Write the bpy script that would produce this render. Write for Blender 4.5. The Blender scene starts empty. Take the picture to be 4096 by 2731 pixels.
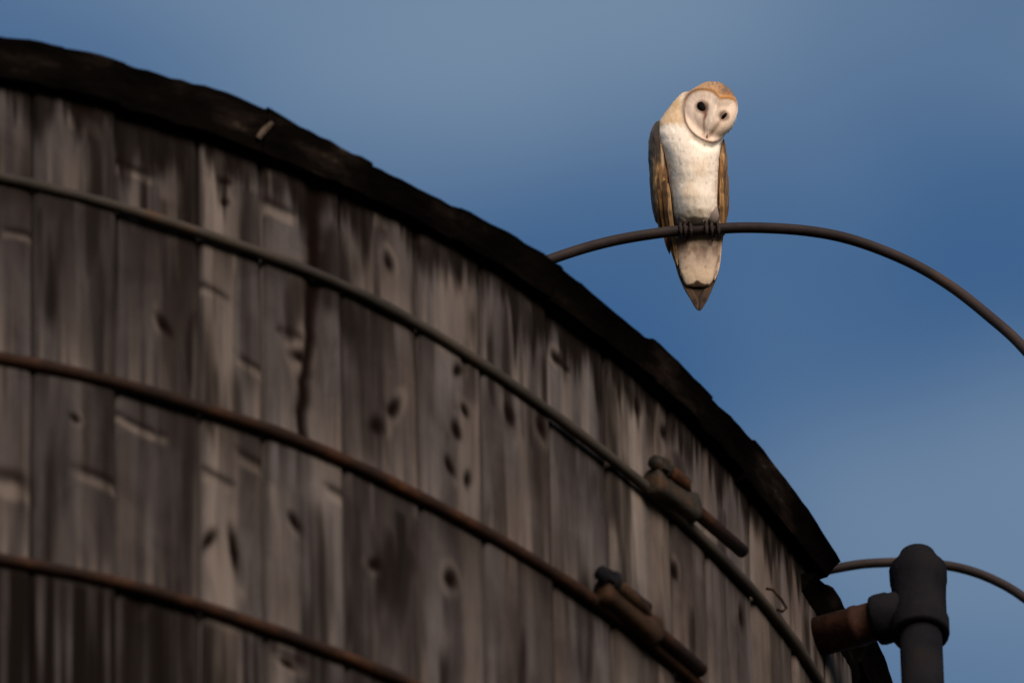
import bpy, bmesh, math, random
import numpy as np
from mathutils import Vector, Matrix

random.seed(7)
rng = np.random.default_rng(11)
scene = bpy.context.scene
COL = scene.collection
S = 1.8                       # tank radius in metres
CAMH = 1.6                    # camera height above the ground
Z0 = CAMH + 8.79620125 * S    # height of the top hoop above the ground

# ------------------------------------------------------------------ camera
yaw, pitch, roll = .06762988, .74449152, -.02185417
fw = Vector((math.sin(yaw) * math.cos(pitch), math.cos(yaw) * math.cos(pitch), math.sin(pitch)))
rt = Vector((math.cos(yaw), -math.sin(yaw), 0))
up = rt.cross(fw)
R_ = math.cos(roll) * rt + math.sin(roll) * up
U_ = -math.sin(roll) * rt + math.cos(roll) * up
cd = bpy.data.cameras.new('camera')
cd.sensor_width = 36
cd.lens = 592.05
cd.clip_start = 1
cd.clip_end = 20000
cam = bpy.data.objects.new('camera', cd)
COL.objects.link(cam)
m = Matrix((R_, U_, -fw)).transposed().to_4x4()
m.translation = Vector((0, -10.3255222 * S, CAMH))
cam.matrix_world = m
cd.dof.use_dof = True
cd.dof.focus_distance = 24.35
cd.dof.aperture_fstop = 4.5
scene.camera = cam

# ------------------------------------------------------------------ light
SUN_AZ, SUN_EL = math.radians(162), math.radians(24)   # clockwise from +Y
w = bpy.data.worlds.new('World')
scene.world = w
w.use_nodes = True
nt = w.node_tree
nt.nodes.clear()
out = nt.nodes.new('ShaderNodeOutputWorld')
bg = nt.nodes.new('ShaderNodeBackground')
sky = nt.nodes.new('ShaderNodeTexSky')
sky.sky_type = 'NISHITA'
sky.sun_disc = False
sky.sun_elevation = SUN_EL
sky.sun_rotation = SUN_AZ
sky.altitude = 200
sky.ozone_density = 2.0
tc = nt.nodes.new('ShaderNodeTexCoord')
mp = nt.nodes.new('ShaderNodeMapping')
mp.inputs['Scale'].default_value = (0.4189, 0.4189, 1.0)
mp.inputs['Rotation'].default_value = (0.0, 0.4531, 0.0)
mp.inputs['Location'].default_value = (-37.68210559, -31.96124214, 29.84673217)
cn = nt.nodes.new('ShaderNodeTexNoise')      # thin streaky evening cloud
cn.inputs['Scale'].default_value = 22.4178
cn.inputs['Detail'].default_value = 4.0
cn.inputs['Roughness'].default_value = 0.42
cr = nt.nodes.new('ShaderNodeMapRange')
cr.interpolation_type = 'SMOOTHSTEP'
cr.inputs['From Min'].default_value = 0.529
cr.inputs['From Max'].default_value = 0.715
hsv = nt.nodes.new('ShaderNodeHueSaturation')
hsv.inputs['Saturation'].default_value = 1.25
hsv.inputs['Value'].default_value = 1.1
mx = nt.nodes.new('ShaderNodeMix')
mx.data_type = 'RGBA'
mx.inputs['B'].default_value = (1.70, 2.54, 3.70, 1)
L = nt.links.new
L(tc.outputs['Generated'], mp.inputs['Vector'])
L(mp.outputs['Vector'], cn.inputs['Vector'])
L(cn.outputs['Fac'], cr.inputs['Value'])
L(cr.outputs['Result'], mx.inputs['Factor'])
L(sky.outputs['Color'], hsv.inputs['Color'])
L(hsv.outputs['Color'], mx.inputs['A'])
L(mx.outputs['Result'], bg.inputs['Color'])
L(bg.outputs['Background'], out.inputs['Surface'])
bg.inputs['Strength'].default_value = 0.10

sd = bpy.data.lights.new('sun', 'SUN')
sd.energy = 4.2
sd.angle = math.radians(40)
sd.color = (1.0, 0.82, 0.68)
sun = bpy.data.objects.new('sun', sd)
COL.objects.link(sun)
sdir = Vector((math.sin(SUN_AZ) * math.cos(SUN_EL), math.cos(SUN_AZ) * math.cos(SUN_EL), math.sin(SUN_EL)))
sun.rotation_euler = sdir.to_track_quat('Z', 'Y').to_euler()

vs = scene.view_settings
vs.view_transform = 'Standard'
vs.look = 'None'
vs.exposure = 0.0
vs.gamma = 1.0
vs.use_curve_mapping = False

# ------------------------------------------------------------------ helpers
def link_mesh(name, verts, faces, mat, parent=None, smooth=True, uv=None, col=None):
    me = bpy.data.meshes.new(name)
    if isinstance(verts, np.ndarray):
        verts = verts.tolist()
    if isinstance(faces, np.ndarray):
        faces = faces.tolist()
    me.from_pydata(verts, [], faces)
    me.update()
    if smooth:
        me.polygons.foreach_set('use_smooth', [True] * len(me.polygons))
    if uv is not None:
        lay = me.uv_layers.new(name='UVMap')
        li = np.empty(len(me.loops), dtype=np.int32)
        me.loops.foreach_get('vertex_index', li)
        lay.data.foreach_set('uv', np.asarray(uv, dtype=np.float32)[li].ravel())
    if col is not None:
        at = me.color_attributes.new('paint', 'FLOAT_COLOR', 'POINT')
        c = np.ones((len(me.vertices), 4), dtype=np.float32)
        c[:, :3] = col
        at.data.foreach_set('color', c.ravel())
    if mat:
        me.materials.append(mat)
    o = bpy.data.objects.new(name, me)
    COL.objects.link(o)
    if parent:
        o.parent = parent
    return o

def empty(name, loc, label=None, cat=None, group=None):
    o = bpy.data.objects.new(name, None)
    o.empty_display_size = .1
    o.location = loc
    COL.objects.link(o)
    if label: o['label'] = label
    if cat: o['category'] = cat
    if group: o['group'] = group
    return o

def tube_data(pts, rad, seg=12, closed=False, cap=True):
    """sweep a circle along a polyline; rad is a number or a list"""
    P = [Vector(p) for p in pts]
    n = len(P)
    rads = [rad] * n if not hasattr(rad, '__len__') else list(rad)
    T = []
    for i in range(n):
        a = P[(i - 1) % n] if (closed or i > 0) else P[i]
        b = P[(i + 1) % n] if (closed or i < n - 1) else P[i]
        T.append((b - a).normalized())
    ref = Vector((0, 0, 1)) if abs(T[0].z) < .9 else Vector((1, 0, 0))
    N = (ref - T[0] * ref.dot(T[0])).normalized()
    V, F, UV = [], [], []
    s = 0.
    for i in range(n):
        N = (N - T[i] * N.dot(T[i])).normalized()
        B = T[i].cross(N)
        if i: s += (P[i] - P[i - 1]).length
        for j in range(seg):
            a = 2 * math.pi * j / seg
            V.append(P[i] + (N * math.cos(a) + B * math.sin(a)) * rads[i])
            UV.append((j / seg, s))
    for i in range(n if closed else n - 1):
        k = (i + 1) % n
        for j in range(seg):
            F.append((i * seg + j, i * seg + (j + 1) % seg, k * seg + (j + 1) % seg, k * seg + j))
    if cap and not closed:
        F.append(tuple(range(seg))[::-1])
        F.append(tuple((n - 1) * seg + j for j in range(seg)))
    return V, F, UV

def fbm(x, y, octv=4, seed=0, gain=.5):
    """value noise in numpy, 0..1"""
    x = np.asarray(x, float); y = np.asarray(y, float)
    tot = np.zeros(np.broadcast(x, y).shape); amp = 1.; sm = 0.
    for o in range(octv):
        xi = np.floor(x).astype(np.int64); yi = np.floor(y).astype(np.int64)
        fx = x - xi; fy = y - yi
        fx = fx * fx * (3 - 2 * fx); fy = fy * fy * (3 - 2 * fy)
        def h(a, b):
            v = (a * 374761393 + b * 668265263 + (seed + o * 17) * 2147483647) & 0xffffffff
            v = ((v ^ (v >> 13)) * 1274126177) & 0xffffffff
            return ((v ^ (v >> 16)) & 0xffff) / 65535.
        v = (h(xi, yi) * (1 - fx) + h(xi + 1, yi) * fx) * (1 - fy) + (h(xi, yi + 1) * (1 - fx) + h(xi + 1, yi + 1) * fx) * fy
        tot = tot + v * amp; sm += amp; amp *= gain; x = x * 2.03 + 5.1; y = y * 2.03 + 1.7
    return tot / sm

def sstep(a, b, x):
    t = np.clip((x - a) / (b - a), 0, 1)
    return t * t * (3 - 2 * t)

# ------------------------------------------------------------------ materials
def new_mat(name):
    mt = bpy.data.materials.new(name)
    mt.use_nodes = True
    t = mt.node_tree
    return mt, t, t.nodes['Principled BSDF']

def N(t, kind, **kw):
    n = t.nodes.new('ShaderNode' + kind)
    for k, v in kw.items():
        if k.startswith('_'):
            setattr(n, k[1:], v)
        else:
            n.inputs[k].default_value = v
    return n

def ramp(t, stops):
    r = t.nodes.new('ShaderNodeValToRGB')
    el = r.color_ramp.elements
    while len(el) < len(stops):
        el.new(.5)
    for e, (p, c) in zip(el, stops):
        e.position = p
        e.color = (*c, 1)
    return r

def mix(t, fac, a, b, blend='MIX'):
    n = t.nodes.new('ShaderNodeMix')
    n.data_type = 'RGBA'
    n.blend_type = blend
    for s, v in (('Factor', fac), ('A', a), ('B', b)):
        if hasattr(v, 'links') or hasattr(v, 'is_output'):
            t.links.new(v, n.inputs[s])
        elif isinstance(v, tuple):
            n.inputs[s].default_value = (*v, 1)
        else:
            n.inputs[s].default_value = v
    return n.outputs['Result']

def wood_material():
    mt, t, b = new_mat('weathered_redwood')
    uv = N(t, 'UVMap')
    oi = N(t, 'ObjectInfo')
    def noise(sx, sy, scale, det, rough, w=0.):
        mp = N(t, 'Mapping')
        mp.inputs['Scale'].default_value = (sx, sy, 1)
        mp.inputs['Location'].default_value = (w, w * .7, 0)
        t.links.new(uv.outputs['UV'], mp.inputs['Vector'])
        n = N(t, 'TexNoise', Scale=scale, Detail=det, Roughness=rough, Distortion=.55)
        t.links.new(mp.outputs['Vector'], n.inputs['Vector'])
        return n.outputs['Fac']
    broad = noise(24, 2.0, 1, 4, .52)
    fine = noise(170, 9, 1, 3, .6, 3.)
    blot = noise(11, 6.5, 1, 5, .6, 7.)
    warm = noise(14, 1.3, 1, 3, .5, 11.)
    def math_(op, a, b_):
        n = t.nodes.new('ShaderNodeMath'); n.operation = op
        for i, v in enumerate((a, b_)):
            if isinstance(v, (int, float)): n.inputs[i].default_value = v
            else: t.links.new(v, n.inputs[i])
        return n.outputs[0]
    half = noise(17, .45, 1, 1.5, .5, 19.)
    v = math_('ADD', math_('MULTIPLY', broad, .38), math_('MULTIPLY', fine, .12))
    v = math_('ADD', v, math_('MULTIPLY', blot, .30))
    v = math_('ADD', v, math_('MULTIPLY', half, .20))
    rp = ramp(t, [(.31, (.0165, .0142, .0140)), (.44, (.037, .0330, .0325)), (.54, (.063, .0575, .0565)), (.68, (.112, .104, .101))])
    t.links.new(v, rp.inputs['Fac'])
    wr = ramp(t, [(.5, (0, 0, 0)), (.75, (1, 1, 1))])
    t.links.new(warm, wr.inputs['Fac'])
    wf = math_('MULTIPLY', wr.outputs['Color'], .55)
    c = mix(t, wf, rp.outputs['Color'], (1.25, .98, .74), 'MULTIPLY')
    c = mix(t, 1., c, oi.outputs['Color'], 'MULTIPLY')
    at = N(t, 'Attribute', _attribute_name='paint')
    sp = N(t, 'SeparateColor')
    t.links.new(at.outputs['Color'], sp.inputs['Color'])
    c = mix(t, sp.outputs['Green'], c, (.205, .168, .140))       # bare chipped wood
    c = mix(t, sp.outputs['Blue'], c, (.0062, .0048, .0042))       # black water stains and painted shade
    c = mix(t, sp.outputs['Red'], c, (.005, .003, .0024))        # knots, splits and painted chip shadows
    t.links.new(c, b.inputs['Base Color'])
    b.inputs['Roughness'].default_value = .85
    b.inputs['Specular IOR Level'].default_value = .0
    bp = N(t, 'Bump', Strength=.5, Distance=.004)
    t.links.new(v, bp.inputs['Height'])
    t.links.new(bp.outputs['Normal'], b.inputs['Normal'])
    return mt

def rough_material(name, stops, scale, rough, metal=0., bump=.4, dist=.003, spec=.1, stretch=(1, 1, 1), detail=5):
    mt, t, b = new_mat(name)
    tcn = N(t, 'TexCoord')
    mp = N(t, 'Mapping')
    mp.inputs['Scale'].default_value = stretch
    t.links.new(tcn.outputs['Object'], mp.inputs['Vector'])
    n = N(t, 'TexNoise', Scale=scale, Detail=detail, Roughness=.6)
    t.links.new(mp.outputs['Vector'], n.inputs['Vector'])
    rp = ramp(t, stops)
    t.links.new(n.outputs['Fac'], rp.inputs['Fac'])
    t.links.new(rp.outputs['Color'], b.inputs['Base Color'])
    b.inputs['Roughness'].default_value = rough
    b.inputs['Metallic'].default_value = metal
    b.inputs['Specular IOR Level'].default_value = spec
    n2 = N(t, 'TexNoise', Scale=scale * 6, Detail=3)
    t.links.new(mp.outputs['Vector'], n2.inputs['Vector'])
    bp = N(t, 'Bump', Strength=bump, Distance=dist)
    t.links.new(n2.outputs['Fac'], bp.inputs['Height'])
    t.links.new(bp.outputs['Normal'], b.inputs['Normal'])
    return mt

M = {}
M['wood'] = wood_material()
M['roof'] = rough_material('black_roof_board', [(.38, (.0014, .0012, .0011)), (.56, (.0030, .0024, .0020)), (.68, (.011, .008, .0065)), (.76, (.06, .045, .034))], 8, .95, bump=.5, dist=.004, spec=.0, stretch=(1, 1, 2.5))
M['rust'] = rough_material('dark_rusty_iron', [(.3, (.008, .0045, .0035)), (.52, (.018, .0085, .0048)), (.72, (.055, .022, .009))], 14, .75)
M['hoop_top'] = rough_material('grey_green_iron', [(.3, (.016, .0138, .0118)), (.50, (.034, .029, .0245)), (.57, (.042, .034, .027)), (.66, (.07, .030, .012))], 5, .7)
M['bright_rust'] = rough_material('orange_rust', [(.3, (.02, .009, .005)), (.6, (.055, .022, .009)), (.8, (.035, .02, .012))], 40, .85)
M['lug'] = rough_material('weathered_cast_iron', [(.3, (.010, .009, .0075)), (.50, (.025, .0205, .0155)), (.64, (.048, .025, .012))], 34, .7)
M['lug_rust'] = rough_material('brown_cast_iron', [(.3, (.008, .0055, .0045)), (.52, (.026, .0138, .0066)), (.70, (.045, .020, .009))], 34, .75)
M['pipe'] = rough_material('dark_galvanised_pipe', [(.3, (.0065, .0064, .0080)), (.55, (.0100, .0096, .0115)), (.70, (.013, .0105, .0095)), (.78, (.03, .016, .010))], 18, .8, spec=.02)
M['nipple'] = rough_material('rusty_pipe', [(.3, (.010, .0050, .0038)), (.52, (.027, .0110, .0068)), (.72, (.07, .029, .014))], 16, .8)
M['rail'] = rough_material('brown_rail_pipe', [(.3, (.016, .012, .012)), (.55, (.031, .0238, .0235)), (.72, (.055, .034, .027))], 8, .65)
M['bare'] = rough_material('bare_split_wood', [(.35, (.03, .024, .018)), (.55, (.085, .066, .05)), (.75, (.14, .112, .085))], 30, .9, spec=.0)
M['earth'] = rough_material('dry_earth', [(.3, (.035, .03, .02)), (.7, (.075, .062, .042))], .6, .95)
M['timber'] = rough_material('tower_timber', [(.3, (.04, .03, .024)), (.7, (.11, .09, .075))], 6, .9, stretch=(1, 1, .1))

# ------------------------------------------------------------------ ground
bm = bmesh.new()
bmesh.ops.create_circle(bm, cap_ends=True, radius=6000, segments=64)
me = bpy.data.meshes.new('ground')
bm.to_mesh(me); bm.free()
me.materials.append(M['earth'])
g = bpy.data.objects.new('ground', me)
COL.objects.link(g)
g['kind'] = 'structure'

# ------------------------------------------------------------------ tank
TANK_BOT = Z0 - 1.45 * S
tank = empty('water_tank', (0, 0, TANK_BOT), 'round wooden water tank of weathered vertical staves bound by iron hoops', 'water tank')
DZ = Z0 - TANK_BOT          # hoop 1 height in tank coordinates

def cylp(th, r, z):
    """theta in degrees from the front, clockwise to the right; r and z in tank radii"""
    a = math.radians(th)
    return Vector((r * S * math.sin(a), -r * S * math.cos(a), z * S + DZ))

joints = [-8.4, -4.4, -.4, 3.7, 7.65, 11.7, 15.7, 19.57, 23.6, 26.69, 30.77, 34.86, 38.46, 42.67, 46.65, 51.24, 54.0, 58.06, 62.1, 66.1, 70.15, 74.1, 78.1, 82.2, 86.2, 90.2]
tones = {11.7: (.78, .76, .76), 15.7: (.72, .70, .70), 19.57: (.66, .64, .64), 23.6: (1.1, 1.07, 1.05), 26.69: (1.02, 1.0, 1.0), 30.77: (.66, .63, .63),
         34.86: (.92, .89, .89), 38.46: (.84, .81, .81), 42.67: (.98, .96, .96), 46.65: (1.3, 1.22, 1.15), 51.24: (1.05, .99, .97),
         54.0: (.95, .89, .88), 58.06: (1.25, 1.17, 1.1), 62.1: (1.1, 1.02, 1.0), 66.1: (1.2, 1.15, 1.1)}
# darker and paler boards-within-boards, the last two painted shade at far right: (theta0, theta1, z0, z1, amount); negative is pale
strips = [(17.9, 19.5, -.4, .1, .45), (21.6, 23.55, -.45, .03, .5), (25.5, 26.65, -.17, .07, .55), (23.7, 25.4, -.5, .07, -.34), (30.9, 33.2, -.2, .0, .5), (30.8, 32.2, -.5, -.21, .45),
          (33.3, 34.8, -.5, -.2, .7), (38.5, 39.8, -.2, .0, .35), (40.6, 42.0, -.14, -.02, .4), (28.0, 29.1, -.15, .02, -.28), (35.6, 38.2, -.03, .075, -.2), (36.9, 38.3, -.5, -.05, -.22),
          (42.8, 44.0, -.3, -.02, .35), (44.9, 46.5, -.12, -.02, .45), (46.7, 49.0, -.14, .075, -.36), (49.4, 50.6, .01, .09, .6), (46.7, 48.0, -.5, -.18, -.28), (48.0, 49.0, -.5, -.19, .5),
          (51.3, 52.6, -.02, .06, .5), (50.2, 51.1, -.14, -.02, -.25), (52.8, 54, -.3, -.05, .4), (55.0, 56.0, -.2, .05, .45), (58.2, 59.6, -.2, .09, -.2), (60.2, 61.0, -.2, .08, .4),
          (12.0, 13.6, -.3, .1, .4), (15.8, 16.8, -.17, .0, .3), (26.8, 28.2, -.5, -.23, -.22), (29.0, 30.6, -.36, -.18, -.16), (62.3, 63.4, -.2, .08, -.2), (64.5, 65.6, -.2, .08, .4), (70.4, 72.5, -.5, .12, .6), (72.8, 90, -.6, .12, .8)]
# marks seen on the wood (theta, z)
knots = [(24.9, .064, .010, .006), (24.9, .0415, .007, .006), (28.2, -.265, .010, .012), (32.3, -.274, .011, .009), (36.45, -.25, .012, .012),
         (33.35, .049, .009, .012), (33.45, -.103, .010, .016), (32.55, -.129, .014, .014), (37.5, -.0132, .007, .009), (37.05, -.0294, .009, .011),
         (37.45, -.0674, .008, .009), (36.95, -.092, .010, .012), (36.55, -.1337, .010, .011), (37.55, -.1373, .008, .013), (40.1, -.043, .010, .012),
         (42.1, -.035, .010, .014), (43.5, .054, .013, .008), (44.1, .0515, .007, .006), (50.9, .065, .010, .012), (23.95, -.314, .009, .015),
         (25.2, -.3156, .008, .030), (51.4, -.0746, .007, .012), (21.9, -.1066, .010, .012), (27.75, -.411, .014, .007), (48.9, .066, .007, .010),
         (28.5, -.0914, .016, .011), (44.9, -.33, .010, .012), (17.6, -.23, .008, .006), (40.7, -.36, .010, .012), (57.0, -.05, .008, .015), (61.5, -.1, .008, .012)]
chips = [(20.3, .0405, .050, .010), (27.5, .0457, .034, .013), (15.2, -.0579, .035, .008), (20.7, -.224, .052, .009), (18.8, -.2925, .050, .012),
         (24.2, -.062, .040, .010), (28.2, -.085, .030, .016), (26.1, -.1254, .030, .010), (26.1, -.225, .040, .012), (24.35, -.255, .034, .012),
         (30.3, -.2255, .022, .012), (27.9, -.415, .040, .014), (18.0, .075, .030, .020), (15.5, .09, .02, .03), (33.0, .088, .016, .020), (24.4, .075, .02, .04),
         (30.5, .092, .02, .02), (27.0, .09, .02, .02), (42.1, .082, .03, .014), (14.8, -.32, .04, .02), (20.5, -.41, .02, .015), (34.8, .085, .02, .012)]
crack = np.array([(29.1, .125), (29.36, .1048), (29.3, .0582), (29.45, .0138), (29.2, -.0339), (29.04, -.0805), (28.75, -.1281), (28.6, -.1607), (28.65, -.19)])
hoop_z = [(0., 1), (-.178, 1), (-.379, 1)]

def stave(th0, th1, idx, fine):
    zt, zb = .112, -1.45
    th0, th1 = th0 + .045, th1 - .045
    wdeg = th1 - th0
    if fine:
        nu = 44
        zs = np.concatenate([np.linspace(zt, -.62, 240), np.linspace(-.66, zb, 12)])
    else:
        nu = 6
        zs = np.linspace(zt, zb, 10)
    us = np.linspace(0, 1, nu + 1)
    # groove: add close edge columns
    us = np.unique(np.concatenate([us, [.012, .03, .97, .988]]))
    TH, ZZ = np.meshgrid(th0 + us * wdeg, zs)
    Ud = np.meshgrid(us, zs)[0]
    edge = np.minimum(Ud, 1 - Ud) * wdeg / 4.0
    warp = (fbm(zs * 3 + idx * 3.7, zs * 0, 2, idx) - .5)[:, None] * .004
    # each stave is planed flat, so a chord rather than an arc, with eased edges
    mid = (th0 + th1) / 2
    rr = math.cos(math.radians(wdeg / 2)) * .6 / np.cos(np.radians(TH - mid)) + .4
    rr = rr + warp + (idx * 7919 % 13 / 13. - .5) * .0035
    rr = rr - .0022 * np.exp(-(edge / .028) ** 2) 
    knot = np.zeros_like(TH); pale = np.zeros_like(TH); stain_shade = np.zeros_like(TH)
    if fine:
        xx = np.radians(TH)          # in radii
        wob = fbm(TH * 3.1, ZZ * 60, 3, 3) - .5
        for (kt, kz, ka, kb) in knots:
            if kt < th0 - 2 or kt > th1 + 2: continue
            dz = (ZZ - kz) / (kb * .66); dx = (xx - math.radians(kt) + (ZZ - kz) * ((int(kt * 31) % 7) / 3. - 1) * .35) / (ka * .45)
            d = np.sqrt(dx * dx + dz * dz) + wob * .7
            kk = np.exp(-np.clip(d, 0, 9) ** 2.4 * .9)
            knot = np.maximum(knot, kk)
            pale = np.maximum(pale, .22 * np.exp(-((d - 1.9) / .7) ** 2) * sstep(.4, .65, fbm(TH * 2, ZZ * 30, 2, int(kt * 10))))
            rr = rr - .0018 * kk
        for (kt, kz, ka, kb) in chips:
            if kt < th0 - .2 or kt > th1 + .2: continue
            sl = (int(kt * 37) % 5 - 2) * .1 - .05
            dx = (xx - math.radians(kt)); dz = ZZ - kz - sl * dx - 6. * dx * dx * ((int(kt * 10) % 2) * 2 - 1)
            nn = (fbm(TH * 2.7, ZZ * 80, 3, int(kt * 7)) - .5)
            q = sstep(1.15, .55, np.abs(dx) / (ka * .5) + nn * .8) * sstep(1.2, .2, np.abs(dz) / (kb * .55) + nn)
            sh = sstep(1.15, .4, np.abs(dx) / (ka * .48) + nn * .8) * np.exp(-((dz - kb * .85) / (kb * .32)) ** 2)
            pale = np.maximum(pale, .33 * q)
            rr = rr - .0004 * q - .0008 * sh
            knot = np.maximum(knot, .50 * sh)  # shadow line painted along the upper edge of the chip
        for (a0, a1, z0, z1, am) in strips:
            if a1 < th0 - .5 or a0 > th1 + .5: continue
            wv = (fbm(TH * .8, ZZ * 14, 3, int(a0 * 13)) - .5) * .9
            mm = sstep(-.12, .28, TH + wv * .6 - a0) * sstep(.12, -.28, TH + wv * .6 - a1) * sstep(0, .05, ZZ - z0) * sstep(0, .012, z1 - ZZ)
            mm = mm * (.5 + .65 * sstep(.35, .65, fbm(TH * 2.2, ZZ * 8, 4, int(a0 * 7))))
            if am > 0: stain_shade = np.maximum(stain_shade, np.clip(am * mm, 0, .8))
            else: pale = np.maximum(pale, -am * mm)
        # long split
        cx_ = np.interp(ZZ, crack[::-1, 1], crack[::-1, 0])
        on = (ZZ > -.19)
        cw = .56 * (.55 + .9 * fbm(ZZ * 22, ZZ * 0 + 3, 2, 5)) * np.interp(ZZ, [-.19, -.12, 0, .12], [.35, .6, .8, 1.0])
        ck = on * np.exp(-((TH - cx_ - (fbm(ZZ * 60, ZZ * 0, 2, 8) - .5) * .25) / cw) ** 2 * 1.6)
        knot = np.maximum(knot, .98 * ck)
        rr = rr - .004 * ck
        strip_stain_shade = stain_shade
        # jagged water stains run down from the roof joint, with eave shade painted in
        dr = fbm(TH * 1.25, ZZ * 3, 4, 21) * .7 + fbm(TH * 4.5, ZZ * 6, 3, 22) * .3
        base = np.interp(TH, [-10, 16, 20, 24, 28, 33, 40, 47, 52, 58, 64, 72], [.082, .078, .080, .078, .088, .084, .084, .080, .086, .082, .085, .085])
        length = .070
        stain_shade = (.74 + .24 * sstep(.3, .6, fbm(TH * 2.2, ZZ * 9, 4, 23))) * sstep(-.004, .034, ZZ - (base - .022 - (dr - .42) * length * 2.4))
        stain_shade = np.maximum(stain_shade, strip_stain_shade)
        # rain runs under each hoop, pale dust above it
        for hz, _ in [(-.008, 1), (-.186, 1), (-.388, 1)]:
            below = (hz - ZZ)
            run = fbm(TH * 1.3, ZZ * 3.5, 4, 31 + int(abs(hz) * 100))
            stain_shade = np.maximum(stain_shade, .62 * (below > 0) * np.exp(-np.clip(below, 0, 9) / .065) * sstep(.43, .55, run))
            above = -below
            pale = np.maximum(pale, .30 * (above > 0) * np.exp(-np.clip(above, 0, 9) / .045) * sstep(.42, .56, fbm(TH * 3.3, ZZ * 2, 3, 41)))
        # black weathering below the third hoop, and patches elsewhere
        low = sstep(-.385, -.405, ZZ) * sstep(31, 19, TH + (fbm(TH * 1.5, ZZ * 4, 3, 79) - .5) * 14)
        stain_shade = np.maximum(stain_shade, sstep(-.62, -.50, ZZ) * sstep(-4, 8, TH) * low * sstep(.18, .5, fbm(TH * 3.5, ZZ * 3, 3, 80)))
        blk = fbm(TH * .42, ZZ * 7, 3, 77)
        stain_shade = np.maximum(stain_shade, .75 * sstep(.55, .72, blk) * sstep(.30, .70, fbm(TH * 2, ZZ * 6, 3, 78)))
    stain_shade = 1 - (1 - np.clip(stain_shade, 0, 1)) ** 1.45
    knot = 1 - (1 - np.clip(knot, 0, 1)) ** 2.2
    a = np.radians(TH)
    X = rr * S * np.sin(a); Y = -rr * S * np.cos(a); Zm = ZZ * S + DZ
    nz, nn_ = TH.shape
    V = np.stack([X, Y, Zm], -1).reshape(-1, 3)
    i = np.arange(nz * nn_).reshape(nz, nn_)
    F = np.stack([i[:-1, :-1], i[1:, :-1], i[1:, 1:], i[:-1, 1:]], -1).reshape(-1, 4)
    UV = np.stack([np.radians(TH) * S + idx * 1.37, ZZ * S + idx * .53], -1).reshape(-1, 2)
    C = np.stack([knot, pale, stain_shade], -1).reshape(-1, 3)
    # inner face and sides, coarse
    b0 = len(V)
    th_in = .955
    A0, A1 = math.radians(th0), math.radians(th1)
    inn = []
    for z in (zt, zb):
        for aa in (A0, A1):
            inn.append((th_in * S * math.sin(aa), -th_in * S * math.cos(aa), z * S + DZ))
    V = np.concatenate([V, np.array(inn)])
    UV = np.concatenate([UV, np.zeros((4, 2))]); C = np.concatenate([C, np.zeros((4, 3))])
    faces = F.tolist()
    faces.append([b0, b0 + 1, b0 + 3, b0 + 2])
    faces.append(i[:, 0].tolist()[::-1] + [b0, b0 + 2])
    faces.append(i[:, -1].tolist() + [b0 + 3, b0 + 1])
    faces.append(i[0].tolist() + [b0 + 1, b0])
    faces.append(i[-1].tolist()[::-1] + [b0 + 2, b0 + 3])
    return V, faces, UV, C

for k in range(len(joints) - 1):
    t0, t1 = joints[k], joints[k + 1]
    fine = t0 < 87
    V, F, UV, C = stave(t0, t1, k, fine)
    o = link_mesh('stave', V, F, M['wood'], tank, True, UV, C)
    tn = tones.get(t0, (.9 + .2 * rng.random(),) * 3)
    o.color = (*tn, 1)
# the staves round the back, unseen from the front, joined
Vs, Fs, UVs, Cs = [], [], [], []
nb = 65
span = 360 - (joints[-1] - joints[0])
off = 0
for k in range(nb):
    V, F, UV, C = stave(joints[-1] + span * k / nb, joints[-1] + span * (k + 1) / nb, 40 + k, False)
    Vs.append(V); UVs.append(UV); Cs.append(C)
    Fs += [[q + off for q in f] for f in F]
    off += len(V)
o = link_mesh('stave', np.concatenate(Vs), Fs, M['wood'], tank, True, np.concatenate(UVs), np.concatenate(Cs))
o['kind'] = 'stuff'

# hoops -------------------------------------------------------------
h1 = [(5, -.002), (14.1, -.0025), (18.6, -.0042), (23.2, -.0065), (28.5, -.0045), (30.8, -.0042), (34.3, -.0070), (37.9, -.0123), (41.8, -.0181), (46.1, -.0208), (48.5, -.0205), (53.8, -.0208), (56., -.0196), (59.8, -.0135), (62.4, -.0132), (64.5, -.0145), (74, -.016), (90, -.016)]
h2 = [(5, -.19), (14.1, -.1895), (18.8, -.1868), (23.3, -.1878), (28.2, -.1845), (31.8, -.1865), (35.3, -.1878), (40.3, -.1870), (44.9, -.1848), (48.8, -.1836), (51.7, -.1814), (60, -.182), (90, -.184)]
h3 = [(5, -.394), (14.2, -.3935), (20., -.389), (23.3, -.3885), (27., -.389), (30.5, -.3866), (34.2, -.3834), (45, -.381), (90, -.380)]
RH = .0125 / S * .64    # hoop rod radius in tank radii
def hoop_pts(tab, lo=None, hi=None, step=1.0, r=1. + RH * .85):
    ths = np.array([q[0] for q in tab]); zz = np.array([q[1] for q in tab])
    pts = []
    t = lo
    while t <= hi + 1e-6:
        tt = t % 360
        if tt > 180 and t < 0: tt = t
        dense = np.interp(np.array([t - 2, t - 1, t, t + 1, t + 2]), np.append(ths, 365), np.append(zz, zz[0])).mean()
        pts.append(cylp(t, r, dense))
        t += step
    return pts

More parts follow.
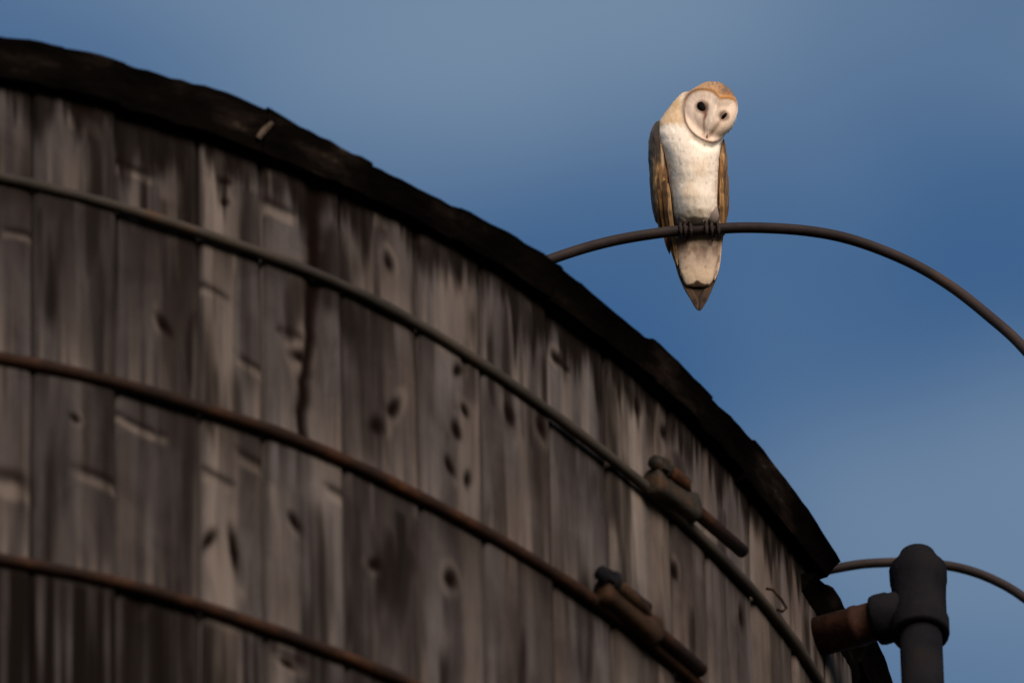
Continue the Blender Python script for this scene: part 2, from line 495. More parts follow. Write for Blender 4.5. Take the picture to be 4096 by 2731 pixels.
def hoop(tab, mat, name='hoop', rad=RH * S):
    pts = hoop_pts(tab, 4, 363)
    rr = [rad * (1 + .10 * math.sin(i * 1.7) * math.sin(i * .61)) for i in range(len(pts))]
    V, F, UV = tube_data(pts, rr, 12, closed=True)
    return link_mesh(name, V, F, mat, tank, True, UV)
hp1 = hoop(h1, M['hoop_top']); hp1['label'] = 'grey-green topmost hoop with a bulky iron lug'
hp2 = hoop(h2, M['rust'], rad=RH * S * 1.15); hp2['label'] = 'rust-brown second hoop with a brown lug'
hp3 = hoop(h3, M['rust'], rad=RH * S * 1.15); hp3['label'] = 'dark third hoop near the lower left'
for z in (-.59, -.80, -1.02, -1.25):
    hoop([(5, z), (90, z)], M['rust'], rad=RH * S * 1.15)

def frame_at(th, z, dth, dz):
    """local frame on the wall: t along the hoop, n outward"""
    p = cylp(th, 1.0, z)
    a = math.radians(th)
    n = Vector((math.sin(a), -math.cos(a), 0))
    t = Vector((math.cos(a), math.sin(a), 0))
    sl = dz / math.radians(dth)
    t = (t + Vector((0, 0, sl))).normalized()
    b = n.cross(t)
    if b.z < 0: b = -b
    return p, t, n, b

def lathe(profile, origin, axis, seg=20, name='part', mat=None, parent=None):
    """profile: list of (distance along the axis, radius)"""
    pts = [origin + axis * d for d, r in profile]
    V, F, UV = tube_data(pts, [r for d, r in profile], seg)
    return link_mesh(name, V, F, mat, parent, True, UV)

def sharp(o, ang=35):
    me = o.data
    bm = bmesh.new(); bm.from_mesh(me)
    for e in bm.edges:
        if len(e.link_faces) == 2 and e.calc_face_angle(0) > math.radians(ang):
            e.smooth = False
    bm.to_mesh(me); bm.free()
    return o

def hexnut(p, axis, r, hgt, mat, parent, name='nut'):
    ref = Vector((0, 0, 1))
    u = (ref - axis * ref.dot(axis)).normalized(); v = axis.cross(u)
    V, F = [], []
    for d, k in ((0, .9), (hgt * .12, 1), (hgt * .88, 1), (hgt, .9)):
        for j in range(6):
            a = j * math.pi / 3 + .3
            V.append(p + axis * d + (u * math.cos(a) + v * math.sin(a)) * r * k)
    for i in range(3):
        for j in range(6):
            F.append((i * 6 + j, i * 6 + (j + 1) % 6, (i + 1) * 6 + (j + 1) % 6, (i + 1) * 6 + j))
    F.append(tuple(range(6))[::-1]); F.append(tuple(range(18, 24)))
    return link_mesh(name, V, F, mat, parent, False)

def lug(th, z, dth, dz, length, mat, boltmat, nutmat, rodmat, hoopobj, tail, rod_r, up_off, nutd):
    p, t, n, b = frame_at(th, z, dth, dz)
    c = p + n * .017
    w2 = .017
    # cast barrel: a rounded saddle with flared collars
    V, F = [], []
    sec = 16
    prof = [(-.5, .78), (-.48, 1.0), (-.40, 1.04), (-.34, .92), (0, .88), (.34, .95), (.42, 1.12), (.48, 1.16), (.5, .95)]
    for d, k in prof:
        for j in range(sec):
            a = 2 * math.pi * j / sec
            ca, sa = math.cos(a), math.sin(a)
            sx = math.copysign(abs(ca) ** .7, ca); sy = math.copysign(abs(sa) ** .7, sa)
            jt = 1 + .16 * (float(fbm(d * 9 + th, a * 1.6, 3, 5)) - .5)
            V.append(c + t * (d * length) + n * (sx * .015 * k * jt + .001) + b * (sy * .0215 * k * jt + up_off * .2))
    for i in range(len(prof) - 1):
        for j in range(sec):
            F.append((i * sec + j, i * sec + (j + 1) % sec, (i + 1) * sec + (j + 1) % sec, (i + 1) * sec + j))
    F.append(tuple(range(sec))[::-1]); F.append(tuple((len(prof) - 1) * sec + j for j in range(sec)))
    lg = link_mesh('lug', V, F, mat, hoopobj, True)
    # upper bolt with nut on the left end
    q = c + b * up_off + n * .012
    s0 = q - t * (nutd + .010)
    V, F, _ = tube_data([s0, q + t * length * .22], rod_r * 1.05, 12)
    link_mesh('bolt', V, F, nutmat, hoopobj, True)
    lathe([(0, .010), (.001, .0165), (.005, .0165), (.006, .010)], q - t * (nutd - .013), t, 16, 'washer', nutmat, hoopobj)
    hexnut(q - t * nutd, t, .0145, .015, nutmat, hoopobj)
    # rust scale over the upper bore
    V, F, _ = tube_data([q - t * (nutd - .022) + n * .000, q - t * (nutd - .032) + n * .002 - b * .003, q + t * length * .16 + n * .001 - b * .004, q + t * length * .36 - n * .006 - b * .006],
                        [.007, .0115, .0105, .005], 12)
    link_mesh('rust_scale', V, F, boltmat, hoopobj, True)
    # straight tail of the rod passing through the lug
    V, F, _ = tube_data([c - t * length * .4 + b * .002 + n * .002, c + t * length * .5 + n * .004 + b * .004, c + t * tail[0] + n * tail[1] + b * tail[2]], [rod_r, rod_r * 1.08, rod_r * .98], 12)
    link_mesh('rod_end', V, F, rodmat, hoopobj, True)
    return lg

lug(50.4, -.0175, 3.94, .0110, .100, M['lug'], M['bright_rust'], M['lug'], M['rust'], hp1, (.178, -.004, .000), .0098, .031, .045)
lug(46.9, -.1795, 3.56, -.0015, .120, M['lug_rust'], M['lug_rust'], M['pipe'], M['rust'], hp2, (.165, -.003, .010), .0105, .019, .064)
# bent wire hook above the top hoop
hk = [cylp(58.9, 1.004, .0035), cylp(59.0, 1.009, .0015), cylp(59.5, 1.012, -.0035), cylp(59.85, 1.013, -.008), cylp(59.75, 1.010, -.0115), cylp(59.4, 1.009, -.0135)]
V, F, _ = tube_data(hk, .0022, 8)
link_mesh('wire_hook', V, F, M['rust'], hp1, True)

# roof --------------------------------------------------------------
def roof_board(th0, th1, ztop, zbot, rout, rin, seed, step=.5):
    n = max(3, int((th1 - th0) / step))
    ths = np.linspace(th0, th1, n + 1)
    zt = np.interp(ths, [q[0] for q in ztop], [q[1] for q in ztop])
    zb = np.interp(ths, [q[0] for q in zbot], [q[1] for q in zbot])
    V, F = [], []
    for i, th in enumerate(ths):
        j1 = (fbm(th * 1.3, seed * 3.1, 3, seed) - .5) * .0025
        j2 = (fbm(th * 1.7, seed * 5.1, 4, seed + 9) - .5) * .006
        j3 = (fbm(th * 3.0, seed * 2.1, 3, seed + 19) - .5) * .0030
        jt = (fbm(th * 2.4, seed * 1.3, 4, 333) - .5) * .0050
        ro = rout + j1
        h = zt[i] - zb[i]
        ring = [(rin, zb[i] + j2 * .5), (ro - .0125, zb[i] + j2), (ro - .0090 + j3, zb[i] + h * .30 + j2), (ro - .0062 - j3, zb[i] + h * .56), (ro - .0005 + j3 * .5, zb[i] + h * .86), (ro - .003, zt[i] + jt), (ro - .010, zt[i] + .003 + jt), (rin, zt[i] + .012)]
        for r, z in ring:
            V.append(cylp(th + (r - 1.) * 4 * ((seed * 37 % 11) / 5. - 1), r, z))
    k = 8
    for i in range(n):
        for j in range(k):
            F.append((i * k + j, (i + 1) * k + j, (i + 1) * k + (j + 1) % k, i * k + (j + 1) % k))
    F.append(tuple(range(k))); F.append(tuple(n * k + j for j in range(k))[::-1])
    o = link_mesh('roof_board', V, F, M['roof'], roof, True)
    return sharp(o, 40)

roof = link_mesh('roof', *tube_data([Vector((0, 0, .115 * S + DZ)), Vector((0, 0, .125 * S + DZ)), Vector((0, 0, .34 * S + DZ))], [.985 * S, .985 * S, .03 * S], 90)[:2], M['roof'], tank, True)
flat = lambda z: [(-400, z), (400, z)]
# upper layer of edge boards (top profile follows the sagging edge seen against the sky)
prof = [(4, .129), (13.8, .1285), (15.8, .1345), (16.7, .1312), (16.8, .1325), (21.4, .1325), (24.7, .1355), (26.4, .1318), (28.1, .1255), (32.6, .118), (36.3, .1182), (36.4, .1205), (39, .123), (41.8, .1242), (45, .120), (48.3, .1155), (48.4, .1205), (50, .1185), (52.2, .1155), (56.5, .1175)]
seams = [4.2, 10.6, 16.75, 19.5, 26.4, 31.6, 36.4, 42.3, 48.4, 52.7, 56.6]
bots = [.098, .097, .0985, .0965, .094, .0955, .0955, .0945, .0935, .0925]
for k in range(len(seams) - 1):
    jr = (0, .0003, .001, -.0004, .0012, .0, .0006, -.0003, .0015, .0)[k]
    jz = (0, .0, .0004, .0, .0008, .0002, .0008, .0, .0008, .0)[k]
    roof_board(seams[k], seams[k + 1] + .05, [(q[0], q[1] + jz) for q in prof], flat(bots[k]), 1.0225 + jr, .93, 21 + k)
# bare splintered ends of two boards
for (ta, za, ra, tb, zb_, rb, wd) in ((26.05, .104, 1.0135, 26.55, .119, 1.0205, .008),):
    A, B = cylp(ta, ra, za), cylp(tb, rb, zb_)
    V, F, _ = tube_data([A, (A * .6 + B * .4) + Vector((0, 0, .003)), B], [wd * .5, wd * .62, wd * .4], 6)
    link_mesh('splinter', V, F, M['bare'], roof, False)
roof_board(56.6, 65.1, [(56.6, .1215), (58.5, .1195), (61.2, .119), (65, .1145), (66.3, .110)], [(56, .086), (61, .088), (64, .098), (66.3, .102)], 1.023, .935, 6)
roof_board(63.4, 71.0, [(62, .078), (64, .082), (66, .102), (68, .100), (71, .108)], [(62, .064), (66, .066), (71, .072)], 1.013, .95, 7)
roof_board(70.2, 82.0, [(70, .116), (74, .121), (82, .120)], flat(.086), 1.021, .94, 8)
t = 82.1
k = 9
while t < 360:
    t1 = min(t + 10.5, 364.1)
    roof_board(t, t1 - .1, flat(.124 + .006 * rng.random()), flat(.098), 1.022, .93, k, 1.5)
    t = t1; k += 1

# ------------------------------------------------------------------ standpipe
sp_th, sp_z = 65.3, .044
a = math.radians(sp_th)
nrm = Vector((math.sin(a), -math.cos(a), 0))
base = Vector(cylp(sp_th, 1.0, sp_z)) + Vector((0, 0, TANK_BOT))
ctr = base + nrm * (.0855 * S)
pipe = empty('standpipe', (ctr.x, ctr.y, 0), 'dark vertical iron pipe with capped tee and rusty stub into the tank wall', 'pipe')
O = Vector((0, 0, ctr.z)); dn = Vector((0, 0, -1)); upv = Vector((0, 0, 1))
pr = .0305
lathe([(0, pr), (.3, pr), (ctr.z - .05, pr)], O + dn * .05, dn, 28, 'riser_pipe', M['pipe'], pipe)
tee = lathe([(-.076, .028), (-.0755, .0400), (-.072, .0415), (-.052, .041), (-.044, .0395), (-.02, .0385), (.016, .0385), (.020, .040), (.024, .0415), (.046, .0415), (.050, .0405), (.051, .033)], O, dn, 28, 'tee_fitting', M['pipe'], pipe)
lathe([(0, .033), (.040, .034), (.044, .0365), (.060, .037), (.066, .0355), (.067, .030)], O, -nrm, 28, 'tee_branch', M['pipe'], tee)
lathe([(0, .036), (.007, .0355), (.024, .0265), (.028, .0255)], O + upv * .074, upv, 24, 'plug', M['pipe'], tee)
hexnut(O + upv * .094, upv, .0265, .024, M['pipe'], tee, 'plug_head')
lathe([(0, .0275), (.012, .0285), (.030, .0285), (.031, .0300), (.040, .0300), (.041, .0285), (.116, .0285)], O - nrm * .060, -nrm, 24, 'nipple', M['nipple'], pipe)

# ------------------------------------------------------------------ handrail pipes
def catmull(pts, n=10):
    P = [Vector(p) for p in pts]
    P = [P[0] * 2 - P[1]] + P + [P[-1] * 2 - P[-2]]
    o = []
    for i in range(1, len(P) - 2):
        for k in range(n):
            t = k / n
            a_, b_, c_, d_ = P[i - 1], P[i], P[i + 1], P[i + 2]
            o.append(.5 * ((2 * b_) + (c_ - a_) * t + (2 * a_ - 5 * b_ + 4 * c_ - d_) * t * t + (3 * b_ - a_ - 3 * c_ + d_) * t ** 3))
    o.append(P[-2])
    return o

def rail(xz, y, rad, label):
    pts = [Vector((x * S, y * S, z * S + Z0)) for x, z in xz]
    o = link_mesh('handrail', *tube_data(catmull(pts, 8), rad, 14)[:2], M['rail'], None, True)
    o['label'] = label
    o['category'] = 'handrail'
    o['group'] = 'curved handrail pipes over the tank roof'
    return o
rail1 = [(.52, .235), (.60, .335), (.66, .389), (.7051, .416), (.7492, .4352), (.7951, .4472), (.8232, .4506), (.862, .4543), (.9076, .4524), (.946, .4432), (.9875, .4225), (1.0217, .3964), (1.0521, .3641), (1.0795, .3294), (1.112, .27), (1.135, .19), (1.145, .08), (1.148, -.2), (1.148, -1.4)]
rail(rail1, -.45, .0080, 'upper curved brown pipe the owl perches on, rising behind the roof edge')
rail2 = [(.70, .17), (.76, .31), (.84, .40), (.90, .437), (.9652, .4584), (.996, .4642), (1.0283, .4650), (1.0606, .4609), (1.0889, .4488), (1.1141, .4294), (1.14, .398), (1.17, .34), (1.195, .25), (1.21, .12), (1.215, -.2), (1.215, -1.4)]
rail(rail2, -.04, .0072, 'lower curved dark pipe passing behind the capped pipe tee')

# ------------------------------------------------------------------ owl
K = .000231                       # metres per drawing unit
TILT = math.radians(16)           # the bird leans forward
e_view = math.radians(42.4)
cs, sn = math.cos(e_view - TILT), math.sin(e_view - TILT)
owl = empty('barn_owl', (.8232 * S - .0046, -.45 * S, .4506 * S + Z0), 'white and rust barn owl perched on the upper curved pipe with its head tilted', 'owl')
owl.rotation_euler = (TILT, 0, -.0676 + .02)
owl.rotation_mode = 'XYZ'

def O3(cx, cy, y):
    """drawing coordinates (right, down, forward) to owl space in metres"""
    z = ((1012 - cy) - y * sn) / cs
    return ((cx - 450) * K, -y * K, z * K)

def owl_mat(name, rough=.9, bump=.18):
    mt, t, b = new_mat(name)
    at = N(t, 'Attribute', _attribute_name='paint')
    tcn = N(t, 'TexCoord')
    mp = N(t, 'Mapping'); mp.inputs['Scale'].default_value = (1, 1, .22)
    t.links.new(tcn.outputs['Object'], mp.inputs['Vector'])
    n = N(t, 'TexNoise', Scale=420, Detail=4, Roughness=.65)
    t.links.new(mp.outputs['Vector'], n.inputs['Vector'])
    rp = ramp(t, [(.3, (.90, .89, .88)), (.7, (1.06, 1.06, 1.06))])
    t.links.new(n.outputs['Fac'], rp.inputs['Fac'])
    c = mix(t, 1., at.outputs['Color'], rp.outputs['Color'], 'MULTIPLY')
    t.links.new(c, b.inputs['Base Color'])
    b.inputs['Roughness'].default_value = rough
    b.inputs['Specular IOR Level'].default_value = .12
    b.inputs['Sheen Weight'].default_value = .15
    bp = N(t, 'Bump', Strength=bump, Distance=.002)
    t.links.new(n.outputs['Fac'], bp.inputs['Height'])
    t.links.new(bp.outputs['Normal'], b.inputs['Normal'])
    return mt
M['plumage'] = owl_mat('owl_plumage')
M['eye'] = rough_material('owl_eye', [(.4, (.003, .002, .002)), (.6, (.005, .004, .003))], 10, .5, spec=.02, bump=0)
M['beak'] = rough_material('owl_beak', [(.4, (.40, .29, .23)), (.7, (.50, .38, .31))], 60, .7, bump=.1, spec=.1)
M['foot'] = rough_material('owl_foot', [(.3, (.020, .014, .013)), (.7, (.045, .032, .028))], 300, .8)
M['claw'] = rough_material('owl_claw', [(.4, (.012, .010, .010)), (.7, (.025, .02, .02))], 60, .4, bump=.1)

def lin(r, g_, b_):
    f = lambda v: ((v / 255 + .055) / 1.055) ** 2.4 if v > 10 else v / 255 / 12.92
    return np.array([f(r), f(g_), f(b_)])

disc = np.array([(383, 195), (376, 240), (376, 290), (382, 330), (398, 368), (420, 398), (448, 424), (485, 446), (520, 460), (552, 465), (578, 458), (604, 436), (632, 405), (660, 362), (685, 315), (704, 268), (712, 235), (706, 205), (688, 188), (655, 180), (622, 182), (600, 184), (588, 168), (568, 146), (540, 133), (505, 127), (468, 128), (430, 140), (402, 163)], float)

def poly_sd(px, py, poly):
    """signed distance to a polygon, negative inside"""
    d = np.full(px.shape, 1e9); ins = np.zeros(px.shape, bool)
    n = len(poly)
    for i in range(n):
        ax, ay = poly[i]; bx, by = poly[(i + 1) % n]
        ex, ey = bx - ax, by - ay
        t_ = np.clip(((px - ax) * ex + (py - ay) * ey) / (ex * ex + ey * ey), 0, 1)
        d = np.minimum(d, np.hypot(px - ax - t_ * ex, py - ay - t_ * ey))
        c_ = ((ay > py) != (by > py)) & (px < (bx - ax) * (py - ay) / (by - ay + 1e-12) + ax)
        ins ^= c_
    return np.where(ins, -d, d)

def seg_d(px, py, pts):
    d = np.full(px.shape, 1e9)
    for (ax, ay), (bx, by) in zip(pts[:-1], pts[1:]):
        ex, ey = bx - ax, by - ay
        t_ = np.clip(((px - ax) * ex + (py - ay) * ey) / (ex * ex + ey * ey), 0, 1)
        d = np.minimum(d, np.hypot(px - ax - t_ * ex, py - ay - t_ * ey))
    return d

EYE_L, EYE_R = (490, 238), (626, 297)
def paint_owl(cx, cy, yf, front):
    """feather colour at drawing coordinates"""
    n1 = fbm(cx / 40, cy / 60, 4, 51); n2 = fbm(cx / 14, cy / 22, 3, 52); n3 = fbm(cx / 9, cy / 40, 3, 53)
    white = np.array([.85, .765, .655])
    C = np.broadcast_to(white, cx.shape + (3,)).copy()
    def lay(col, f):
        nonlocal C
        f = np.clip(f, 0, 1)[..., None]
        C = C * (1 - f) + np.asarray(col) * f
    # buff wash over the breast
    lay([.70, .56, .40], .55 * sstep(.45, .7, n1) * sstep(520, 640, cy) * sstep(1000, 900, cy))
    lay([.62, .50, .38], .5 * sstep(480, 430, cy) * sstep(380, 440, cy) * sstep(.4, .65, n2) * sstep(330, 420, cx))
    # golden hood and nape
    hood = sstep(395, 345, cx + (n2 - .5) * 40) * sstep(372, 325, cy + (n1 - .5) * 60)
    lay([.52, .33, .135], .78 * hood * (.65 + .7 * n2))
    lay([.66, .52, .35], sstep(400, 370, cx) * sstep(230, 130, cy) * .8)
    lay([.34, .28, .20], .5 * sstep(.5, .68, n3) * hood * sstep(290, 230, cx - (330 - cy) * .6))
    # crown
    crown = sstep(0, 26, 168 + np.clip(cx - 560, 0, 200) * .22 - cy + (n2 - .5) * 20) * sstep(360, 430, cx)
    lay([.37, .205, .09], crown * .95)
    lay([.24, .115, .05], crown * sstep(570, 640, cx) * .9)
    lay([.13, .10, .08], crown * .9 * sstep(.42, .6, n2) * sstep(510, 560, cx) * sstep(150, 110, cy - (cx - 560) * .35))
    lay([.62, .42, .22], crown * .7 * sstep(470, 400, cx))
    # facial disc
    sd_ = poly_sd(cx, cy, disc)
    inside = sstep(3, -5, sd_) * (front > 0)
    lay([.70, .565, .455], inside)
    lay([.78, .66, .54], inside * sstep(60, 10, seg_d(cx, cy, [(575, 200), (548, 300), (530, 380)])) * .8)
    # rim: thick and rusty at upper left, thin and dark at lower left
    rimw = np.interp(cy, [120, 160, 210, 260, 420], [10, 13, 11, 8.5, 8.5])
    rim = np.exp(-(sd_ / rimw) ** 2) * (front > -.2)
    up_l = sstep(300, 180, cy)
    lay([.27, .125, .035], rim * up_l)
    lay([.10, .045, .02], rim * (1 - up_l) * sstep(600, 560, cx))
    lay([.46, .33, .23], rim * (1 - up_l) * sstep(560, 610, cx) * .55)
    lay([.42, .2, .065], np.exp(-((sd_ - 6) / 12) ** 2) * sstep(580, 610, cx) * sstep(215, 190, cy))
    lay([.13, .07, .035], np.exp(-(sd_ / 7) ** 2) * sstep(505, 525, cx) * sstep(590, 570, cx) * (cy > 400) * .9)
    # dark lore from each eye towards the beak
    d1 = seg_d(cx, cy, [(500, 250), (510, 288), (500, 320), (497, 355), (500, 405)])
    lay([.16, .075, .045], inside * np.exp(-(d1 / np.interp(cy, [240, 290, 330, 410], [26, 16, 9, 9])) ** 2) * np.interp(cy, [250, 300, 330, 400], [1, 1, .75, .6]))
    d2 = seg_d(cx, cy, [(612, 312), (575, 360), (540, 408)])
    lay([.38, .26, .19], inside * np.exp(-(d2 / 13) ** 2) * .8)
    d4 = seg_d(cx, cy, [(490, 412), (516, 440), (548, 410)])
    lay([.42, .28, .22], inside * np.exp(-(d4 / 11) ** 2) * .7)
    d3 = seg_d(cx, cy, [(594, 190), (586, 240)])
    lay([.50, .36, .26], inside * np.exp(-(d3 / 14) ** 2) * .45)
    for (ex, ey), rr, a_ in ((EYE_L, 33, .8), (EYE_R, 27, .75)):
        d = np.hypot(cx - ex, cy - ey)
        lay([.11, .055, .035], inside * sstep(rr * 1.75, rr * .85, d + (n2 - .5) * 10) * a_)
    # spots
    for (sx, sy) in SPOTS:
        lay([.24, .18, .14], .55 * np.exp(-(((cx - sx) / 4.5) ** 2 + ((cy - sy) / 7) ** 2)))
    # thigh feathers above the toes and undertail, shade painted into both
    lay([.21, .16, .15], .92 * sstep(0, 40, cy - 888) * (sstep(396, 350, cx + (cy - 950) * -.3) + sstep(496, 540, cx)) * sstep(1005, 985, cy))
    ut = sstep(1020, 1050, cy)
    lay([.40, .305, .235], ut * .92)
    lay([.22, .158, .12], ut * (.35 + .65 * sstep(.42, .62, n1)) * sstep(1250, 1130, cy))
    lay([.55, .435, .31], ut * sstep(1190, 1290, cy) * .85)
    for (sx, sy, sr) in ((365, 1185, 11), (490, 1180, 10), (375, 1250, 9), (495, 1245, 9), (345, 1110, 9)):
        lay([.22, .14, .09], ut * .7 * np.exp(-((cx - sx) ** 2 + (cy - sy) ** 2) / sr ** 2))
    # dark notch where the pale undertail ends in two lobes
    cut = np.interp(cx, [340, 372, 395, 420, 441, 465, 495, 520, 560], [1342, 1352, 1354, 1345, 1326, 1342, 1352, 1350, 1336]) + (n2 - .5) * 14
    lay([.05, .031, .021], sstep(-5, 5, cy - cut))
    C = C * (.90 + .2 * n3)[..., None]
    return np.clip(C, .003, .86)
SPOTS = [(305, 490), (345, 445), (318, 590), (313, 645), (350, 600), (345, 690), (388, 770), (530, 600), (536, 655), (395, 445), (365, 520), (540, 560), (300, 440), (420, 700), (480, 640), (330, 740), (505, 720), (455, 560), (500, 480)]

# body + head unioned by voxel remesh into one surface
def loft_rows(rows, seg=40):
    """rows: (cy, left, right, yc, ydepth)"""
    V, F = [], []
    for cy, l, r, yc, yd in rows:
        for j in range(seg):
            a_ = 2 * math.pi * j / seg
            V.append(O3((l + r) / 2 + (r - l) / 2 * math.cos(a_), cy, yc + yd * math.sin(a_)))
    n = len(rows)
    for i in range(n - 1):
        for j in range(seg):
            F.append((i * seg + j, (i + 1) * seg + j, (i + 1) * seg + (j + 1) % seg, i * seg + (j + 1) % seg))
    F.append(tuple(range(seg))); F.append(tuple((n - 1) * seg + j for j in range(seg))[::-1])
    return V, F

body_rows = [(140, 372, 560, -20, 60), (205, 308, 640, -10, 105), (285, 246, 650, 0, 130), (330, 220, 652, 8, 145), (400, 208, 640, 15, 165), (470, 222, 612, 18, 178),
             (560, 252, 596, 14, 185), (640, 266, 590, 6, 180), (720, 274, 586, -6, 170), (800, 284, 581, -10, 164), (880, 294, 579, -26, 148), (940, 300, 578, -44, 124),
             (985, 300, 582, -72, 84), (1040, 292, 592, -92, 56), (1100, 298, 592, -94, 54), (1200, 318, 578, -94, 48), (1290, 338, 556, -96, 38), (1335, 352, 542, -97, 27), (1375, 372, 520, -102, 14)]
V1, F1 = loft_rows(body_rows)
# head ellipsoid
V2, F2 = [], []
ca, sa = math.cos(math.radians(20)), math.sin(math.radians(20))
nr, ns = 28, 48
for i in range(nr + 1):
    ph = math.pi * i / nr
    for j in range(ns):
        th = 2 * math.pi * j / ns
        x, y, z = math.sin(ph) * math.cos(th), math.sin(ph) * math.sin(th), math.cos(ph)
        X = 170 * x; Zu = 196 * z * (1.0 if z > 0 else 1.02); Y = 150 * y + 62
        if z < 0: X *= 1 - .14 * z * z
        cx = 542 + X * ca + Zu * sa; cy = 267 - (-X * sa + Zu * ca)
        V2.append(O3(cx, cy, Y))
for i in range(nr):
    for j in range(ns):
        F2.append((i * ns + j, (i + 1) * ns + j, (i + 1) * ns + (j + 1) % ns, i * ns + (j + 1) % ns))
tmp = link_mesh('tmp', V1 + V2, F1 + [tuple(q + len(V1) for q in f) for f in F2], None)
md = tmp.modifiers.new('r', 'REMESH'); md.mode = 'VOXEL'; md.voxel_size = .0016; md.adaptivity = 0
ms = tmp.modifiers.new('s', 'SMOOTH'); ms.iterations = 30; ms.factor = .5
dg = bpy.context.evaluated_depsgraph_get()
ev = tmp.evaluated_get(dg).to_mesh()
nv = len(ev.vertices)
co = np.empty(nv * 3, np.float32); ev.vertices.foreach_get('co', co); co = co.reshape(-1, 3).astype(float)
nor = np.empty(nv * 3, np.float32); ev.vertices.foreach_get('normal', nor); nor = nor.reshape(-1, 3).astype(float)
faces = [list(p_.vertices) for p_ in ev.polygons]
tmp.evaluated_get(dg).to_mesh_clear()
bpy.data.objects.remove(tmp)

def to_draw(co):
    yf = -co[:, 1] / K
    cx = co[:, 0] / K + 450
    cy = 1012 - (co[:, 2] / K * cs + yf * sn)
    return cx, cy, yf
cx, cy, yf = to_draw(co)
front = -nor[:, 1]
# facial disc: shallow dish, raised rim, bridge between the eyes
sdv = poly_sd(cx, cy, disc)
fm = sstep(-.1, .3, front)
dish = -20 * sstep(0, -55, sdv) * fm
rimb = 6 * np.exp(-((sdv - 3) / 11) ** 2) * fm
bridge = 15 * np.exp(-(seg_d(cx, cy, [(592, 195), (562, 270), (535, 350), (520, 410)]) / 23) ** 2) * fm
sock = np.zeros(nv)
for (ex, ey), r_ in ((EYE_L, 36), (EYE_R, 32)):
    sock -= 16 * np.exp(-(np.hypot(cx - ex, cy - ey) / r_) ** 2) * fm
chin = -16 * np.exp(-(seg_d(cx, cy, [(430, 440), (500, 485), (560, 492), (610, 460)]) / 22) ** 2) * sstep(0, .4, front)
disp = dish + rimb + bridge + sock + chin + (fbm(cx / 22, cy / 34, 3, 61) - .5) * 5 * (1 - fm * (sdv < 5) * .7)
co2 = co + nor * (disp * K)[:, None]
cx, cy, yf = to_draw(co2)
col = paint_owl(cx, cy, yf, front)
body = link_mesh('body', co2, faces, M['plumage'], owl, True, None, col)

# eyes and beak
def surf_y(px, py):
    d = (cx - px) ** 2 + (cy - py) ** 2 + (front < .1) * 1e6
    return yf[np.argsort(d)[:6]].mean()
for (ex, ey), (rx, rz), rot in ((EYE_L, (29, 36), -42), (EYE_R, (12, 26), 42)):
    y0 = surf_y(ex, ey)
    V, F = [], []
    c_, s_ = math.cos(math.radians(rot)), math.sin(math.radians(rot))
    for i in range(13):
        ph = math.pi * i / 12
        for j in range(20):
            th = 2 * math.pi * j / 20
            a_, b_, d_ = math.sin(ph) * math.cos(th) * rx, math.cos(ph) * rz, math.sin(ph) * math.sin(th) * 11
            V.append(O3(ex + a_ * c_ + b_ * s_, ey - (-a_ * s_ + b_ * c_) , y0 - 2 + d_))
    for i in range(12):
        for j in range(20):
            F.append((i * 20 + j, (i + 1) * 20 + j, (i + 1) * 20 + (j + 1) % 20, i * 20 + (j + 1) % 20))
    link_mesh('eye', V, F, M['eye'], owl, True)
yb = surf_y(522, 400)
V, F, _ = tube_data([O3(529, 384, yb - 8), O3(525, 396, yb + 0), O3(520, 412, yb + 6), O3(516, 428, yb + 4), O3(515, 440, yb - 8)], [3 * K, 5 * K, 6 * K, 5 * K, 2 * K], 12)
link_mesh('beak', V, F, M['beak'], owl, True)

